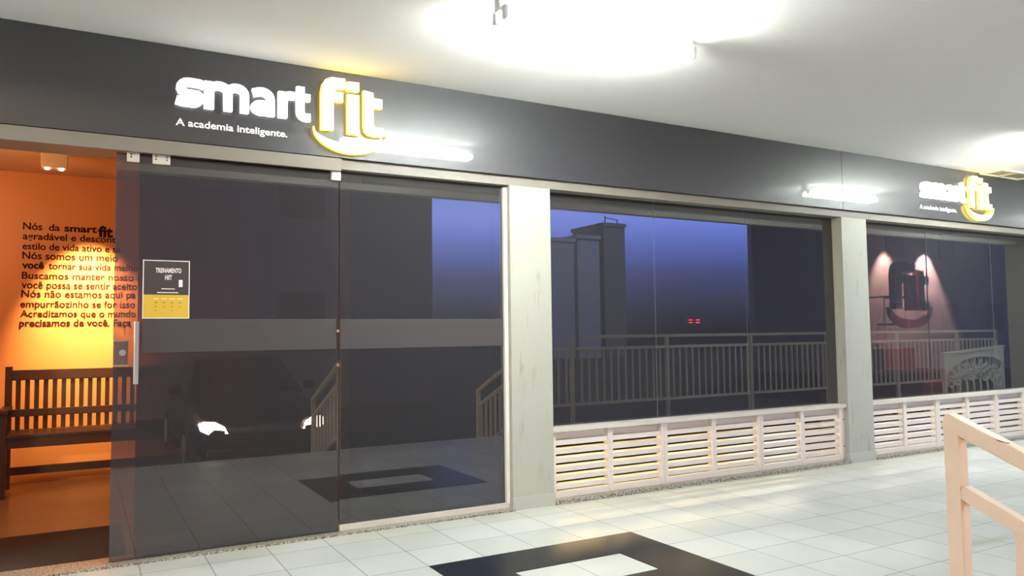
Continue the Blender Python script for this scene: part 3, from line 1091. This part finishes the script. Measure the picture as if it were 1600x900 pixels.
# ================================================================ OUTSIDE: car
car = empty('parked_car', (2.07, -5.42, -0.55), 'dark parked car with lit headlights mirrored in the glass door', 'car')
HW = 0.86
# sections along the length (y backwards from the nose): (y, bottom z, top z, half width)
secs = [(0.0, 0.32, 0.60, 0.62), (-0.10, 0.24, 0.72, 0.76), (-0.35, 0.21, 0.82, 0.83), (-0.9, 0.20, 0.92, HW), (-1.35, 0.20, 0.98, HW),
        (-2.4, 0.20, 0.98, HW), (-3.4, 0.22, 0.98, HW), (-3.9, 0.26, 0.92, 0.82), (-4.05, 0.34, 0.80, 0.74)]
b = bmesh.new()
rings = []
for y, z0, z1, hw in secs:
    r_ = []
    for fx, fz in ((-0.86, 0), (-1, 0.18), (-1.0, 0.62), (-0.93, 0.9), (-0.78, 1.0), (0, 1.03), (0.78, 1.0), (0.93, 0.9), (1.0, 0.62), (1, 0.18), (0.86, 0)):
        r_.append(b.verts.new((fx * hw, y, z0 + fz * (z1 - z0))))
    rings.append(r_)
for a, c in zip(rings, rings[1:]):
    for k in range(len(a)):
        b.faces.new((a[k], a[(k + 1) % len(a)], c[(k + 1) % len(a)], c[k]))
b.faces.new(rings[0])
b.faces.new(rings[-1][::-1])
bmesh.ops.recalc_face_normals(b, faces=list(b.faces))
obj('body', b, M_CAR, car, smooth=True)
# cabin
b = bmesh.new()
cs = [(-1.25, 0.95, 0.96, 0.78, 0.77), (-2.0, 0.95, 1.44, 0.80, 0.60), (-2.9, 0.95, 1.46, 0.80, 0.60), (-3.7, 0.95, 1.05, 0.76, 0.66)]
rings = []
for y, z0, z1, w0, w1 in cs:
    rings.append([b.verts.new(p_) for p_ in ((-w0, y, z0), (-w1, y, z1), (w1, y, z1), (w0, y, z0))])
for i, (a, c) in enumerate(zip(rings, rings[1:])):
    for k in range(4):
        f = b.faces.new((a[k], a[(k + 1) % 4], c[(k + 1) % 4], c[k]))
        f.material_index = 0 if (k == 1 and i == 1) or k == 3 else 1
b.faces.new(rings[0])
b.faces.new(rings[-1])
bmesh.ops.recalc_face_normals(b, faces=list(b.faces))
obj('cabin', b, [M_CAR, M_CARGLASS], car)
for s in (-1, 1):
    hp = [(s * 0.46, 0.56), (s * 0.50, 0.645), (s * 0.60, 0.70), (s * 0.72, 0.705), (s * 0.775, 0.67), (s * 0.765, 0.60), (s * 0.68, 0.555)]
    hb = prism(hp, 0.012, -0.16)
    for vv in hb.verts:
        vv.co.y -= max(0, abs(vv.co.x) - 0.45) * 0.28
    setp(obj('headlight', hb, M_HEAD, car), 'glowing headlight')
    for y_ in (-0.78, -3.2):
        wh = obj('wheel', tube([(s * 0.70, y_, 0.31), (s * 0.88, y_, 0.31)], 0.31, None, 24), M_TYRE, car)
        obj('hubcap', tube([(s * 0.875, y_, 0.31), (s * 0.892, y_, 0.31)], 0.19, None, 18), M_ALU, wh)
    obj('wing_mirror', B(s * 0.93 - 0.08, s * 0.93 + 0.08, -1.58, -1.48, 0.98, 1.10, bev=0.02), M_CAR, car)
b = bmesh.new()
for i in range(4):
    B(-0.36, 0.36, 0.0, 0.022, 0.40 + i * 0.045, 0.418 + i * 0.045, b)
obj('grille', b, M_DARK, car)
obj('bumper', B(-0.70, 0.70, -0.12, 0.035, 0.26, 0.37, bev=0.03), M_CAR, car)


# ================================================================ OUTSIDE: buildings across the street
def building(name, x0, x1, y0, y1, h, m, lab, cols=0, rows=0, z0=-0.55):
    t = empty(name, ((x0 + x1) / 2, y1, z0), lab, 'building')
    w = (x1 - x0) / 2
    obj('walls', B(-w, w, -(y1 - y0), 0, 0, h - z0), m, t)
    obj('parapet', B(-w - 0.1, w + 0.1, -(y1 - y0) - 0.1, 0.1, h - z0, h - z0 + 0.25), m, t)
    for r_ in range(rows):
        for c_ in range(cols):
            xx = -w + (c_ + 0.5) * 2 * w / cols
            zz = 1.6 + r_ * 3.0
            if zz + 1.2 < h - z0:
                obj('window', B(xx - 0.55, xx + 0.55, 0.0, 0.04, zz, zz + 1.2), M_BGLASS, t)
    return t


building('apartment_building', -26, 8.0, -24, -13.8, 11, M_BLDG, 'wide dark building across the lot mirrored in the glass doors', 5, 3)
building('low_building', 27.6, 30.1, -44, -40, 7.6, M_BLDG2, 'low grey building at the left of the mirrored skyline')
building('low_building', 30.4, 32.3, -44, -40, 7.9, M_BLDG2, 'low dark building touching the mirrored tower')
tw = building('tower_building', 32.7, 34.6, -44, -40, 8.9, M_BLDG, 'narrow dark tower with rooftop mast mirrored in the middle window')
b = bmesh.new()
tube([(-0.35, -0.6, 9.6), (-0.35, -0.6, 10.3)], 0.05, b, 6)
tube([(0.75, -0.6, 9.6), (0.75, -0.6, 10.1)], 0.05, b, 6)
tube([(-0.35, -0.6, 10.2), (0.75, -0.6, 10.05)], 0.03, b, 6)
obj('mast', b, M_DARK, tw)
building('slim_building', 51.2, 54.6, -44, -40, 12.5, M_BLDG, 'tall slim dark building at the right end of the mirrored sky', 1, 3)
building('office_building', 26.3, 40, -20, -14.2, 12, M_BLDG, 'large dark building mirrored across the right window', 4, 3)
o = obj('wall_corridor_end', B(15.4, 16.0, -3.34, -2.95, 0.0, CEIL - 0.072), M_PIL)
setp(o, 'pale column at the far end of the corridor edge', 'column', None, 'structure')
